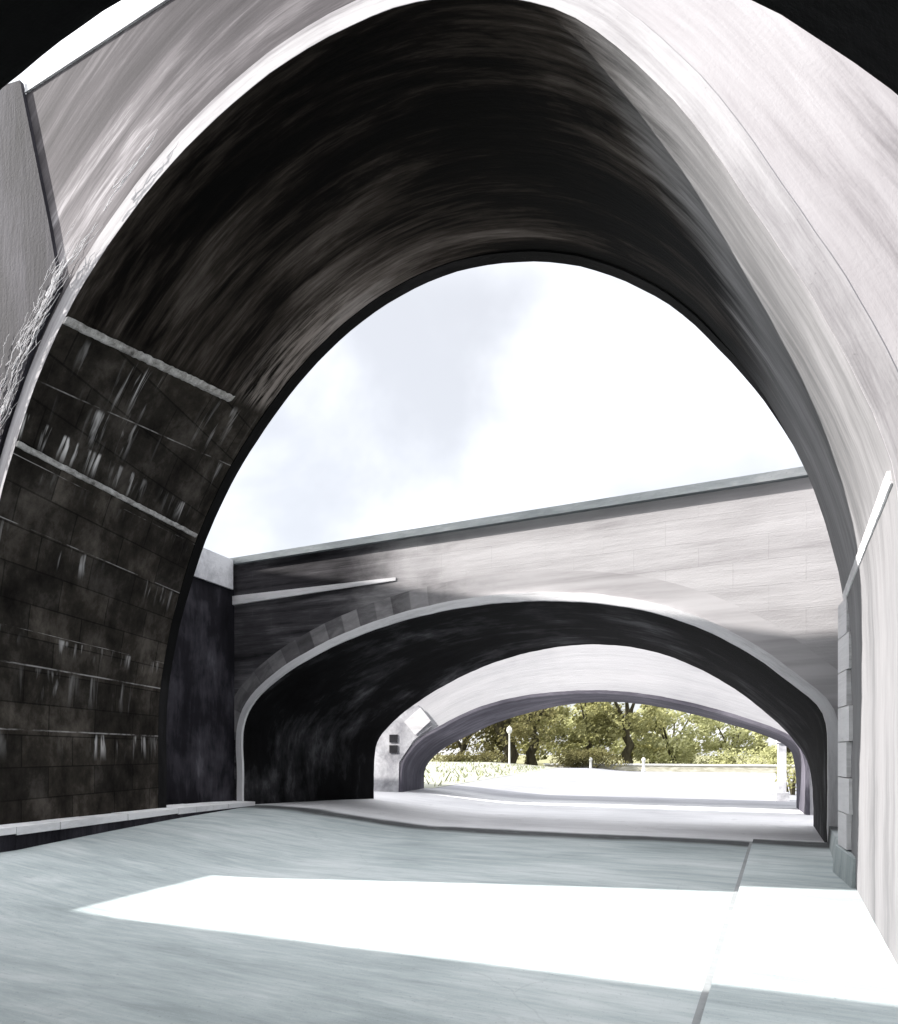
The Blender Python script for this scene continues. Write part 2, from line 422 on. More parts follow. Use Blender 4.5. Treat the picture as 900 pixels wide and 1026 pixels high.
def voussoir_material():
    t = NT('grey_voussoir_blocks'); uv = t.uv(); u, v, w = t.sep(uv)
    k = t.math('FLOOR', t.math('MULTIPLY', u, 2.3))
    wn = t.n('ShaderNodeTexWhiteNoise', noise_dimensions='1D'); t.l(k, wn.inputs['W'])
    fr = t.math('FRACT', t.math('MULTIPLY', u, 2.3))
    joint = t.math('MAXIMUM', t.smooth(fr, 0.06, 0.02), t.smooth(fr, 0.94, 0.98))
    a = t.noise(uv, (2, 5, 1), 6, 0.65, 0.4)
    x = t.math('ADD', t.math('MULTIPLY', a, 0.6), t.math('MULTIPLY', wn.outputs[0], 0.4))
    c = t.ramp(x, [(0.2, (0.05, 0.047, 0.05)), (0.5, (0.12, 0.115, 0.12)), (0.75, (0.27, 0.26, 0.265))])
    c = t.mix(t.math('MULTIPLY', joint, 0.25), c, (0.1, 0.095, 0.1))
    px = t.sep(t.pos())[0]
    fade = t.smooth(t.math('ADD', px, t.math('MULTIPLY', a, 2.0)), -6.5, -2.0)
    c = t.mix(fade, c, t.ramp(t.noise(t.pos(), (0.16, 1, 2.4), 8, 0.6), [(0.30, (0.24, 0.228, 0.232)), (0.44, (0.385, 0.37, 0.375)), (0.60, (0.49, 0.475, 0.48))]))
    t.bump(t.math('SUBTRACT', t.math('MULTIPLY', a, 0.4), t.math('MULTIPLY', t.math('MULTIPLY', joint, t.math('SUBTRACT', 1.0, fade)), 0.8)), 0.25, 0.015)
    return t.done(c)
M['vouss'] = voussoir_material()

def ground_material(name, tone=1.0, lightmix=0.0, rot=0.5):
    t = NT(name); P = t.pos(); px, py, pz = t.sep(P)
    a = t.noise(P, (0.55, 3.2, 1), 8, 0.62, 0.6, rot=(0, 0, rot))
    b = t.noise(P, (0.35, 0.5, 1), 4, 0.5, 0.4)
    f = t.noise(P, (2.2, 20, 1), 5, 0.7, 0.2, rot=(0, 0, rot))
    x = t.math('ADD', t.math('MULTIPLY', a, 0.5), t.math('MULTIPLY', b, 0.5))
    x = t.math('ADD', x, t.math('MULTIPLY', t.math('SUBTRACT', f, 0.5), 0.3))
    k = tone
    c = t.ramp(x, [(0.36, (0.25*k, 0.288*k, 0.292*k)), (0.5, (0.345*k, 0.386*k, 0.390*k)), (0.62, (0.45*k, 0.482*k, 0.485*k))])
    # painted shade streak at the low bridge's threshold, pale concrete beyond it
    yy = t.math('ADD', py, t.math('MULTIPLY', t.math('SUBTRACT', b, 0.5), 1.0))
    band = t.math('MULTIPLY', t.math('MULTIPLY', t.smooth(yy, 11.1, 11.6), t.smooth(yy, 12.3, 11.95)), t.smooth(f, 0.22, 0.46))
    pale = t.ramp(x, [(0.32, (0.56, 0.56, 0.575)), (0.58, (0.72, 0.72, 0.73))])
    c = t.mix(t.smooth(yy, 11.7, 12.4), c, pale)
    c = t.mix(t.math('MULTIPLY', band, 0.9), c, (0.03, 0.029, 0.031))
    vo = t.n('ShaderNodeTexVoronoi', feature='DISTANCE_TO_EDGE'); vo.inputs['Scale'].default_value = 0.33
    wv = t.n('ShaderNodeVectorMath', operation='ADD'); nz = t.n('ShaderNodeTexNoise'); nz.inputs['Scale'].default_value = 1.7; nz.inputs['Detail'].default_value = 6
    t.l(P, nz.inputs['Vector']); t.l(P, wv.inputs[0]); sv_ = t.n('ShaderNodeVectorMath', operation='SCALE'); sv_.inputs['Scale'].default_value = 0.35; t.l(nz.outputs['Color'], sv_.inputs[0]); t.l(sv_.outputs[0], wv.inputs[1]); t.l(wv.outputs[0], vo.inputs['Vector'])
    crack = t.math('MULTIPLY', t.smooth(vo.outputs['Distance'], 0.004, 0.0005), t.smooth(b, 0.46, 0.60))
    c = t.mix(t.math('MULTIPLY', crack, 0.12), c, (0.10, 0.105, 0.11))
    blot = t.noise(P, (1.6, 1.6, 1), 5, 0.65, 0.6, (9, 4, 0))
    c = t.mix(t.smooth(blot, 0.60, 0.74, 0, 0.22), c, (0.13, 0.145, 0.15))
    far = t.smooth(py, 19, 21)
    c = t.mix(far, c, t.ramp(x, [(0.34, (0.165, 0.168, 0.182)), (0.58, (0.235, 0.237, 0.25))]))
    g = t.noise(P, (30, 30, 30), 4, 0.75)
    c = t.mix(t.smooth(g, 0.58, 0.72, 0, 0.4), c, (0.10, 0.11, 0.12))
    g2 = t.noise(P, (85, 85, 85), 3, 0.7)
    c = t.mix(t.smooth(g2, 0.60, 0.72, 0, 0.35), c, (0.62, 0.64, 0.65))
    t.bump(t.math('ADD', f, g), 0.25, 0.015)
    return t.done(c, 0.8)
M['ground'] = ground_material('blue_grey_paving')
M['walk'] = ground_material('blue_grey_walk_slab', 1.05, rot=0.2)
M['gutter'] = stone('grey_gutter_stone', [(0.3, (0.20, 0.21, 0.214)), (0.5, (0.25, 0.262, 0.266)), (0.7, (0.32, 0.33, 0.332))], 1, 3, off=41)
M['kerb'] = stone('pale_kerb_stone', [(0.3, (0.5, 0.5, 0.51)), (0.5, (0.74, 0.74, 0.75)), (0.7, (0.8, 0.8, 0.81))], 1, 3, off=43)
def flat(name, c1, c2, sc_=(3, 3, 3), rough=0.8):
    t = NT(name); n = t.noise(t.pos(), sc_, 5, 0.6)
    return t.done(t.ramp(n, [(0.3, c1), (0.7, c2)]), rough)
M['hole'] = flat('dark_recess_stone', (0.01, 0.01, 0.012), (0.03, 0.03, 0.035))
M['vine'] = flat('dry_pale_stem', (0.5, 0.49, 0.5), (0.78, 0.77, 0.78), (8, 8, 8))
M['bark'] = flat('dark_olive_bark', (0.025, 0.022, 0.013), (0.085, 0.075, 0.045), (6, 6, 1))
M['lawn'] = flat('dry_olive_lawn', (0.10, 0.10, 0.05), (0.27, 0.26, 0.15), (0.6, 0.6, 1))
M['verge'] = flat('pale_gravel_verge', (0.20, 0.205, 0.165), (0.29, 0.292, 0.255), (1.5, 1.5, 1))
M['blade'] = flat('olive_grass_blade', (0.09, 0.11, 0.03), (0.24, 0.26, 0.09), (2, 2, 2))
M['post'] = flat('pale_painted_metal', (0.5, 0.5, 0.48), (0.68, 0.68, 0.65), (5, 5, 5), 0.5)
M['parkwall'] = flat('tan_park_wall_stone', (0.26, 0.25, 0.18), (0.52, 0.5, 0.42), (1.5, 1.5, 5))
def leaf(name, a, b):
    t = NT(name); n = t.noise(t.pos(), (0.9, 0.9, 0.9), 3, 0.6)
    oi = t.noise(t.pos(), (9, 9, 9), 2)
    c = t.ramp(t.math('ADD', t.math('MULTIPLY', n, 0.6), t.math('MULTIPLY', oi, 0.4)), [(0.36, a), (0.64, b)])
    m = t.done(c, 0.7)
    tr = t.n('ShaderNodeBsdfTranslucent'); t.l(c, tr.inputs[0])
    mx = t.n('ShaderNodeMixShader'); mx.inputs[0].default_value = 0.35
    t.l(t.b.outputs[0], mx.inputs[1]); t.l(tr.outputs[0], mx.inputs[2]); t.l(mx.outputs[0], t.out.inputs[0])
    return m
M['leaf_olive'] = leaf('olive_leaves', (0.19, 0.185, 0.065), (0.38, 0.37, 0.18))
M['leaf_pale'] = leaf('pale_olive_leaves', (0.30, 0.305, 0.135), (0.50, 0.50, 0.28))
M['leaf_dark'] = leaf('dark_brown_olive_leaves', (0.085, 0.076, 0.03), (0.21, 0.195, 0.085))

# ------------------------------------------------------------------ ground
def gz(x, y):
    t = min(1, max(0, (-5.0-x)/4.5)); return 0.30*t*t*(3-2*t)
xs = [-400, -150, -60, -30, -18, -12]+[-9.5+0.25*i for i in range(19)]+[-4, -2, 0, 2, 5, 12, 30, 80, 200, 400]
ys = [-200, -60, -20, -8, 0, 2, 4, 6, 8, 10, 12, 15, 18, 21, 26, 34, 45, 60, 90, 160, 400, 900]
g = MB(); g.grid([[(x, y, gz(x, y)) for x in xs] for y in ys], [[(x, y) for x in xs] for y in ys])
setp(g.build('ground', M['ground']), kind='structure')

def wx(y): return 0.03+0.108*(y-4.44)
wl = MB(); Y0, Y1 = -9.0, 12.0; H = 0.07
a0, a1 = wx(Y0)+0.06, wx(Y1)+0.06
wl.hexa([(a0, Y0, -0.1), (3.2, Y0, -0.1), (a1, Y1, -0.1), (3.2, Y1, -0.1), (a0, Y0, H), (3.2, Y0, H), (a1, Y1, H), (3.2, Y1, H)])
setp(wl.build('sidewalk', M['walk']), kind='structure')
gt = MB(); b0, b1 = wx(Y0), wx(Y1)
gt.hexa([(b0, Y0, -0.1), (a0-0.003, Y0, -0.1), (b1, Y1, -0.1), (a1-0.003, Y1, -0.1), (b0, Y0, 0.006), (a0-0.003, Y0, 0.006), (b1, Y1, 0.006), (a1-0.003, Y1, 0.006)])
setp(gt.build('gutter', M['gutter']), kind='structure')
kb = MB(); kt = MB()
for (y0, y1, xa, xb, h0, h1) in ((2.0, 5.3, -8.55, -8.62, 0.62, 0.60), (5.304, 9.0, -8.62, -9.62, 0.60, 0.50), (9.004, 11.98, -9.62, -10.25, 0.50, 0.40)):
    kb.hexa([(xa-0.9, y0, 0), (xa-0.03, y0, 0), (xb-0.9, y1, 0), (xb-0.03, y1, 0), (xa-0.9, y0, h0-0.123), (xa-0.03, y0, h0-0.123), (xb-0.9, y1, h1-0.103), (xb-0.03, y1, h1-0.103)])
    n_ = 5
    for q in range(n_):
        u0, u1 = q/n_, (q+1)/n_-0.003
        L_ = lambda a_, b_, u_: a_+(b_-a_)*u_
        dz = random.uniform(-0.006, 0.006); dx = random.uniform(-0.008, 0.008)
        c = []
        for zz in (0, 1):
            for u_ in (u0, u1):
                hh = L_(h0, h1, u_); tk_ = L_(0.12, 0.10, u_)
                z_ = hh+dz if zz else hh-tk_
                c += [(L_(xa, xb, u_)-0.9, L_(y0, y1, u_), z_), (L_(xa, xb, u_)+dx, L_(y0, y1, u_), z_)]
        kt.hexa(c)
setp(kb.build('kerb', M['buttress']), kind='structure')
setp(kt.build('kerb', M['kerb']), kind='structure')

# ------------------------------------------------------------------ nearest bridge (camera stands under it)
def ell(cx, a, zs, b, n=25):
    return [(cx-a, ZB), (cx-a, (ZB+zs)/2)]+[(cx-a*math.cos(math.pi*i/(n-1)), zs+b*math.sin(math.pi*i/(n-1))) for i in range(n)]+[(cx+a, (ZB+zs)/2), (cx+a, ZB)]
Yb = 1.9
e0 = ell(-2.66, 4.03, 0.59, 4.40)
A0 = Arch(e0, e0, -9.0, Yb, [(-16, ZB), (-16, 4.35), (-13.4, 4.62), (-6.4, 5.45), (0, 6.0), (9, 6.1), (9, ZB)])  # unseen sloping top, shaped to cast the sun patch's near edge
r0 = root('stone_bridge', (-2.66, -3.5, 0), 'nearest bridge overhead, its black arch edge showing only in the upper corners', 'bridge', 'arched bridges one behind another')
A0.body().build('spandrel_wall', M['black'], r0)
A0.vault(8).build('vault', M['black'], r0)
A0.ring(0.004, 0.4, 0.02, near=False).build('arch_ring', M['black'], r0)

# ------------------------------------------------------------------ tall bridge
near1 = [(-9.0, ZB), (-9.0, 1.0), (-8.95, 2.5), (-8.8, 3.8), (-8.48, 4.95), (-8.08, 5.75), (-7.62, 6.5), (-7.04, 7.15), (-6.2, 7.8), (-5.04, 8.38), (-3.8, 8.66),
         (-2.7, 8.62), (-1.9, 8.36), (-1.25, 7.98), (-0.84, 7.6), (-0.37, 7.0), (0.0, 6.4), (0.33, 5.76), (0.76, 4.88), (1.06, 4.16), (1.25, 3.5), (1.3, 2.6), (1.3, 1.2), (1.3, ZB)]
far1 = [(-10.02, ZB), (-10.02, 1.2), (-10.0, 2.6), (-9.8, 3.7), (-9.47, 4.69), (-8.95, 5.85), (-8.2, 6.97), (-6.95, 8.22), (-5.64, 9.05), (-4.1, 9.46), (-2.57, 9.30), (-1.36, 8.78),
        (-0.32, 7.95), (0.48, 6.90), (1.17, 5.60), (1.54, 4.45), (1.71, 3.55), (1.76, 2.4), (1.76, 1.2), (1.76, ZB)]
top1 = [(-24, ZB), (-24, 13.5), (-8.0, 10.05), (-2, 10.1), (8, 10.1), (8, ZB)]  # unseen rise on the left, shaped to throw the low bridge's slanted shadow
A1 = Arch(near1, far1, 5.0, 9.0, top1)
r1 = root('stone_bridge', (-3.8, 7.0, 0), 'tall pale bridge with a high round arch and soot-black vault', 'bridge', 'arched bridges one behind another')
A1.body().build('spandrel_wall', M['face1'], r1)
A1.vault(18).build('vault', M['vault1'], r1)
A1.ring(0.0, 0.22, 0.004).build('arch_ring', M['ring1'], r1)
# dark rib round the far mouth, standing down into the opening
rb = MB(); nrm = A1.normals(False); rows = []
prof = [(0.05, -0.20), (-0.05, -0.18), (-0.05, 0.02), (0.28, 0.02), (0.28, -0.05)]
I = [i for i in range(len(A1.F)) if A1.F[i].y > (0.2 if A1.F[i].x < -3 else 3.95)]
def tp(i):
    return 1.0 if A1.F[i].x < -3 else max(0.0, min(1.0, (A1.F[i].y-4.2)/3.2))
for w, d in prof: rows.append([(A1.F[i].x+nrm[i].x*(0.05+(w-0.05)*tp(i) if w < 0.05 else w), 9.0+d, A1.F[i].y+nrm[i].y*(0.05+(w-0.05)*tp(i) if w < 0.05 else w)) for i in I])
rb.grid(rows, [[(A1.L[i], w+d) for i in I] for w, d in prof], False)
rb.build('arch_rib', M['black'], r1)
ledge(A1, 6.92, 0.0, 0.74, -1, 0.05, 0.06, n=60, wob=0.012, rise=0.66).build('string_course', M['limecourse'], r1)
ledge(A1, 5.58, 0.0, 0.94, -1, 0.045, 0.055, n=60, wob=0.012, rise=0.18).build('string_course', M['limecourse'], r1)
ledge(A1, 3.5, 0.02, 0.96, 1, 0.022, 0.09, n=60, wob=0.006).build('impost_moulding', M['course'], r1)
# pale quoin strip at the far end of the right jamb
qn = MB()
for k in range(7):
    z0, z1 = 0.43+k*0.44, 0.43+(k+1)*0.44-0.012
    w = 0.55 if k % 2 else 0.42
    qn.hexa([(1.66, 9.0-w, z0), (1.9, 9.0-w, z0), (1.66, 9.06, z0), (1.9, 9.06, z0), (1.66, 9.0-w, z1), (1.9, 9.0-w, z1), (1.66, 9.06, z1), (1.9, 9.06, z1)])
qn.build('quoin', M['course'], r1)
# battered buttress on the left of the face
prof = [(-12.0, 0.0), (-9.1, 0.0), (-9.1, 3.0), (-8.75, 4.9), (-8.35, 5.75), (-7.75, 6.75), (-7.25, 7.35), (-7.45, 8.2), (-8.0, 10.2), (-12.0, 11.1)]
bt = MB(); y0 = 4.95; y1 = 4.998
bt.quad([(x, y0, z) for x, z in prof])
for i in range(len(prof)):
    (xa, za), (xb, zb) = prof[i], prof[(i+1) % len(prof)]
    bt.quad([(xa, y0, za), (xa, y1, za), (xb, y1, zb), (xb, y0, zb)], [(0, za), (0.2, za), (0.2, zb), (0, zb)])
bt.build('buttress', M['buttress'], r1)
# coping of the parapet
cp = MB(); cp.hexa([(-7.95, 4.98, 10.052), (8, 4.98, 10.102), (-7.95, 5.3, 10.052), (8, 5.3, 10.102), (-7.95, 4.98, 10.2), (8, 4.98, 10.25), (-7.95, 5.3, 10.2), (8, 5.3, 10.25)])
cp.build('coping', M['course'], r1)

# dry creeper on the buttress
st = MB(); tw = st
def stem(mb, x, z, n, step, r, lean):
    pts = []; 
    for k in range(n):
        pts.append((x, 4.935-random.uniform(0, 0.02), z))
        x += random.uniform(-0.035, 0.035)+lean*step; z += step*random.uniform(0.6, 1.1)
    mb.tube(pts, [r*(1-0.7*k/n) for k in range(n)], 5)
    return pts
nr1 = A1.normals(True)
IL = [i for i in range(len(A1.N)//2) if 5.3 < A1.N[i].y < 8.05]
for k in range(80):
    i = random.choice(IL[:len(IL)*3//5] if random.random() < 0.7 else IL)
    wd0 = 0.26+abs(random.gauss(0, 0.16)); p0 = A1.N[i]+nr1[i]*wd0
    tang = A1.N[i+1]-A1.N[i]; lean = max(-0.2, min(1.2, tang.x/max(0.05, tang.y)))+random.uniform(-0.35, 0.35)
    p = stem(st, p0.x, p0.y, random.randint(5, 10), 0.06, random.uniform(0.0025, 0.006), lean)
    q = random.choice(p); stem(tw, q[0], q[2], random.randint(3, 5), 0.05, 0.003, lean+random.uniform(-0.8, 0.8))
setp(st.build('dry_creeper', M['vine']), 'tangle of pale dry creeper stems clinging beside the left haunch of the tall arch', 'creeper', kind='stuff')

# ------------------------------------------------------------------ low bridge
near3 = [(-10.62, ZB), (-10.62, 1.0), (-10.61, 2.3), (-10.3, 2.85), (-9.52, 3.44), (-8.07, 4.08), (-6.3, 4.54), (-4.54, 4.74), (-2.9, 4.70), (-1.43, 4.46), (-0.34, 4.09), (0.67, 3.52),
         (1.46, 2.86), (1.9, 2.42), (2.02, 2.1), (2.04, 1.0), (2.04, ZB)]
far3 = [(-8.76, ZB), (-8.76, 0.8), (-8.66, 1.89), (-8.2, 2.45), (-6.98, 3.26), (-5.0, 4.06), (-2.85, 4.36), (-1.1, 4.10), (0.43, 3.34), (1.66, 2.27), (2.15, 1.6), (2.3, 1.1), (2.34, 0.4), (2.34, ZB)]
Y3, Y3f = 12.0, 15.3
A3 = Arch(near3, far3, Y3, Y3f, [(-24, ZB), (-24, 6.4), (8, 6.4), (8, ZB)])
r3 = root('stone_bridge', (-4.3, 13.6, 0), 'pale bridge with a wide low arch and level blue-grey coping, seen through the tall arch', 'bridge', 'arched bridges one behind another')
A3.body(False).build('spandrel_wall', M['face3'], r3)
A3.vault(12).build('vault', M['black3'], r3)
A3.ring(0.0, 0.17, 0.07).build('arch_ring', M['course'], r3)
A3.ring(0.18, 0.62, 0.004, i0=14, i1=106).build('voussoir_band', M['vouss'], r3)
rr = A3.ring(0.0, 0.16, 0.02, near=False); rr.build('arch_ring', M['purple'], r3)
cp = MB(); cp.box(-24, 8, 11.90, 12.45, 6.403, 6.56); cp.build('coping', M['coping'], r3)
cp = MB(); cp.hexa([(-10.94, 11.92, 5.38), (-6.3, 11.985, 5.50), (-10.94, 11.998, 5.38), (-6.3, 11.998, 5.50), (-10.94, 11.92, 5.60), (-6.3, 11.985, 5.57), (-10.94, 11.998, 5.60), (-6.3, 11.998, 5.57)]); cp.build('string_course', M['course'], r3)

# ------------------------------------------------------------------ farthest bridge
near4 = [(-9.22, ZB), (-9.22, 0.5), (-9.14, 1.26), (-8.62, 1.93), (-7.6, 2.5), (-6.47, 2.97), (-5.2, 3.26), (-3.9, 3.37), (-2.6, 3.36), (-1.5, 3.22), (-0.4, 2.97), (0.7, 2.63), (1.95, 2.12), (2.42, 1.78), (2.54, 1.4), (2.57, 0.6), (2.57, ZB)]
far4 = [(-9.47, ZB), (-9.47, 0.4), (-9.40, 1.08), (-8.75, 1.73), (-7.7, 2.25), (-6.6, 2.7), (-5.3, 3.05), (-4.0, 3.27), (-2.6, 3.30), (-1.5, 3.16), (-0.4, 2.9), (0.7, 2.56), (2.1, 2.02), (2.5, 1.72), (2.62, 1.3), (2.67, 0.5), (2.67, ZB)]
Y4, Y4f = 18.0, 20.3
A4 = Arch(near4, far4, Y4, Y4f, [(-24, ZB), (-24, 5.4), (8, 5.4), (8, ZB)])
r4 = root('stone_bridge', (-3.3, 19.1, 0), 'smallest farthest bridge with a white face and flat arch framing the green trees', 'bridge', 'arched bridges one behind another')
A4.body().build('spandrel_wall', M['white4'], r4)
A4.vault(6).build('vault', M['purple'], r4)
A4.ring(0.0, 0.10, 0.03).build('arch_ring', M['purple'], r4)
cp = MB(); cp.box(-24, 8, 17.9, 18.5, 5.403, 5.55); cp.build('coping', M['coping'], r4)
pr = MB()
pr.quad([(x, 17.955, z) for x, z in ((-13, 0.0), (-9.34, 0.0), (-9.3, 1.3), (-8.75, 2.05), (-8.1, 2.5), (-8.6, 3.2), (-9.2, 3.2), (-13, 3.2))])
PP = ((-13, 0.0), (-9.34, 0.0), (-9.3, 1.3), (-8.75, 2.05), (-8.1, 2.5), (-8.6, 3.2), (-9.2, 3.2), (-13, 3.2))
for i in range(len(PP)):
    (xa, za), (xb, zb) = PP[i], PP[(i+1) % len(PP)]
    pr.quad([(xa, 17.955, za), (xa, 17.999, za), (xb, 17.999, zb), (xb, 17.955, zb)])
pr.build('pier', M['pier4'], r4)
for z in (1.62, 1.98):
    h = MB(); h.box(-9.66, -9.36, 17.93, 17.954, z, z+0.26); h.build('weep_hole', M['hole'], r4)
sp = MB(); PP = ((-8.68, 2.22), (-8.12, 2.68), (-8.5, 3.12), (-9.1, 2.66))
sp.quad([(x, 17.92, z) for x, z in PP])
for i in range(4):
    (xa, za), (xb, zb) = PP[i], PP[(i+1) % 4]
    sp.quad([(xa, 17.92, za), (xa, 17.954, za), (xb, 17.954, zb), (xb, 17.92, zb)])
sp.build('springer_stone', M['course'], r4)

# ------------------------------------------------------------------ retaining walls between the bridges
w = root('retaining_wall', (-11.3, 10.5, 0), 'dark stained side wall with a pale top between the tall arch and the low bridge', 'wall')
m = MB(); m.box(-11.7, -10.93, 9.003, 11.997, 0, 5.75); m.build('wall_face', M['wing'], w)
m = MB(); m.box(-11.75, -10.88, 9.003, 11.90, 5.753, 6.5); m.build('coping', M['pier4'], w)
w = root('retaining_wall', (2.75, 10.5, 0), 'low grey side wall right of the low arch, behind the tall arch', 'wall')
m = MB(); m.box(2.4, 3.1, 9.003, 11.997, 0, 4.6); m.build('wall_face', M['buttress'], w)
m = MB(); m.box(2.36, 3.14, 9.003, 11.90, 4.603, 4.75); m.build('coping', M['coping'], w)
w = root('retaining_wall', (-11.6, 3.4, 0), 'unseen grey side wall added to shade the left of the sunlit gap', 'wall')  # added out of view so its shadow trims the sun patch
m = MB(); m.box(-12, -11, 1.903, 4.77, 0, 3.3); m.build('wall_face', M['buttress'], w)
m = MB(); m.box(-12.05, -10.95, 1.903, 4.77, 3.303, 3.45); m.build('coping', M['coping'], w)
# blue-grey footing on the right
m = MB(); m.hexa([(1.60, 8.05, 0), (1.95, 8.05, 0), (1.60, 9.09, 0), (1.95, 9.09, 0), (1.63, 8.08, 0.40), (1.95, 8.08, 0.40), (1.63, 9.09, 0.42), (1.95, 9.09, 0.42)])
m.hexa([(1.66, 9.093, 0), (2.38, 9.093, 0), (2.02, 11.9, 0), (2.38, 11.9, 0), (1.72, 9.093, 0.36), (2.38, 9.093, 0.36), (2.05, 11.9, 0.36), (2.38, 11.9, 0.36)])
setp(m.build('footing', M['walk']), 'low blue-grey stone footing along the right jamb of the tall arch', 'footing')

# ------------------------------------------------------------------ park beyond
lw = MB(); lw.grid([[(x, y, gz(x, y)+0.01) for x in xs] for y in (57.0, 70, 100, 200, 500)], [[(x, y) for x in xs] for y in range(5)])
setp(lw.build('lawn', M['lawn']), kind='structure')
vg = MB()
def vx(y): return -9.2-(y-21)*0.08
vys = [20.4+i*1.8 for i in range(20)]
vg.grid([[(vx(y)-d, y, gz(vx(y)-d, y)+0.012+0.5*min(1, d/6)*min(1, (y-20.4)/6)) for d in (0, 0.6, 1.5, 3, 6, 12, 22)] for y in vys], [[(0, 0)]*7 for y in vys])
setp(vg.build('verge', M['verge']), kind='structure')
gr = MB()
for k in range(1500):
    cl = random.random()
    y = random.uniform(21, 50); d = random.uniform(0.3, 9)*random.random()**0.5
    cx0 = math.sin(y*2.1)+math.sin(d*3.1+y)
    if cx0 < 0.2: continue
    x = vx(y)-d; z = gz(x, y)+0.5*min(1, d/6)*min(1, (y-20.4)/6)
    h = random.uniform(0.10, 0.32); lx = random.uniform(-0.25, 0.25); ly = random.uniform(-0.2, 0.2); wd = random.uniform(0.012, 0.035)
    an = random.uniform(0, 3.14); dx, dy = wd*math.cos(an), wd*math.sin(an)
    gr.quad([(x-dx, y-dy, z), (x+dx, y+dy, z), (x+dx*0.7+lx*0.5, y+dy*0.7+ly*0.5, z+h*0.65), (x+lx, y+ly, z+h), (x-dx*0.7+lx*0.5, y-dy*0.7+ly*0.5, z+h*0.65)])
setp(gr.build('grass', M['blade']), 'sparse olive grass tufts on the pale verge left of the far arch', 'grass', kind='stuff')

def leafcloud(mb, clumps, per, size):
    for (c, r) in clumps:
        for _ in range(per):
            while True:
                v = Vector((random.uniform(-1, 1), random.uniform(-1, 1), random.uniform(-1, 1)))
                if 0.25 < v.length < 1: break
            p = Vector(c)+Vector((v.x*r[0], v.y*r[1], v.z*r[2]))
            n = Vector((random.gauss(0, 1), random.gauss(0, 1), random.gauss(0, 1)+0.4)).normalized()
            a = n.orthogonal().normalized(); b = n.cross(a)
            s = size*random.uniform(0.6, 1.4)
            mb.quad([p-a*s, p-b*s*0.5, p+a*s, p+b*s*0.5])

def tree(x, y, h, cr, tr, mat, label, low=0.35, fork=4, nclump=16, per=70, size=0.16):
    r = root('tree', (x, y, gz(x, y)), label, 'tree', 'trees in the park beyond the far arch')
    z = gz(x, y)
    tk = MB(); top = h*low+1.2
    pts = [(x+random.uniform(-.08, .08)*k*tr*3, y, z-0.1+top*k/5) for k in range(6)]
    tk.tube(pts, [tr*1.35, tr, tr*0.9, tr*0.82, tr*0.75, tr*0.65], 10)
    tips = []
    for k in range(fork):
        a = 2*math.pi*k/fork+random.uniform(-.4, .4); e = random.uniform(0.5, 0.9)
        p = Vector(pts[-1]); q = []
        for j in range(5):
            q.append(tuple(p)); p = p+Vector((math.cos(a)*cr*0.17*e, math.sin(a)*cr*0.17*e, (h-top)*0.17))
            p += Vector((random.uniform(-.15, .15), random.uniform(-.15, .15), 0))
        tk.tube(q, [tr*0.55*(1-0.18*j) for j in range(5)], 7); tips.append(p)
    tk.build('trunk', M['bark'], r)
    cl = []
    for k in range(nclump):
        a = random.uniform(0, 2*math.pi); d = cr*math.sqrt(random.random()); 
        zc = z+h*low+(h*(1-low))*random.random()*(1-0.5*(d/cr)**2)+0.3
        s = random.uniform(0.5, 1.0)*cr*0.36
        cl.append(((x+d*math.cos(a), y+d*math.sin(a), zc), (s*1.15, s, s*0.75)))
    cr_ = MB(); leafcloud(cr_, cl, per, size); cr_.build('crown', mat, r)
    return r
def X(px, y):      # lateral place along a sight line measured off the photograph
    u = (px-450)/600.0; return (-0.3846+0.9231*u)/(0.9231+0.3846*u)*y

tree(-17.2, 56.5, 9.5, 4.2, 0.75, M['leaf_dark'], 'darkest tree with the thickest trunk, standing left of centre behind the far arch', 0.22, 5, 30, 120, 0.2)
tree(-15.4, 58.5, 9, 3.4, 0.5, M['leaf_olive'], 'slimmer olive tree close to the right of the thickest dark trunk', 0.26, 4, 24, 120, 0.19)
tree(-22.8, 58.0, 8, 4.5, 0.4, M['leaf_dark'], 'broad dark tree at the left edge of the far arch opening', 0.06, 4, 34, 130, 0.2)
tree(-10.3, 61.0, 8.5, 3.4, 0.35, M['leaf_olive'], 'rounded olive tree behind the dark hedge near the crown of the far arch', 0.12, 4, 32, 130, 0.2)
tree(-6.4, 60.0, 9.5, 3.2, 0.5, M['leaf_olive'], 'olive tree with a dark bare trunk right of the hedge', 0.3, 4, 28, 110, 0.2)
tree(-2.3, 64.0, 7.8, 3.9, 0.3, M['leaf_pale'], 'pale yellow-green tree right of centre behind the far arch', 0.05, 4, 34, 130, 0.2)
tree(3.2, 66.0, 6.6, 3.0, 0.25, M['leaf_pale'], 'smallest pale tree with sky showing round it, towards the right', 0.05, 4, 26, 120, 0.2)
tree(7.6, 62.0, 7.0, 2.8, 0.25, M['leaf_pale'], 'pale loose tree partly hidden by the right side of the far arch', 0.05, 4, 26, 120, 0.2)
tree(-19.5, 72.0, 9, 5.0, 0.4, M['leaf_olive'], 'olive tree farther back, filling the gap left of the thickest trunk', 0.05, 4, 30, 110, 0.26)
tree(-12.2, 74.0, 8.5, 4.4, 0.4, M['leaf_pale'], 'paler tree farther back, between the two centre trunks', 0.05, 4, 28, 110, 0.26)
tree(-5.2, 77.0, 8.5, 4.6, 0.4, M['leaf_olive'], 'olive tree farther back, behind the bare-trunked tree', 0.05, 4, 28, 110, 0.26)
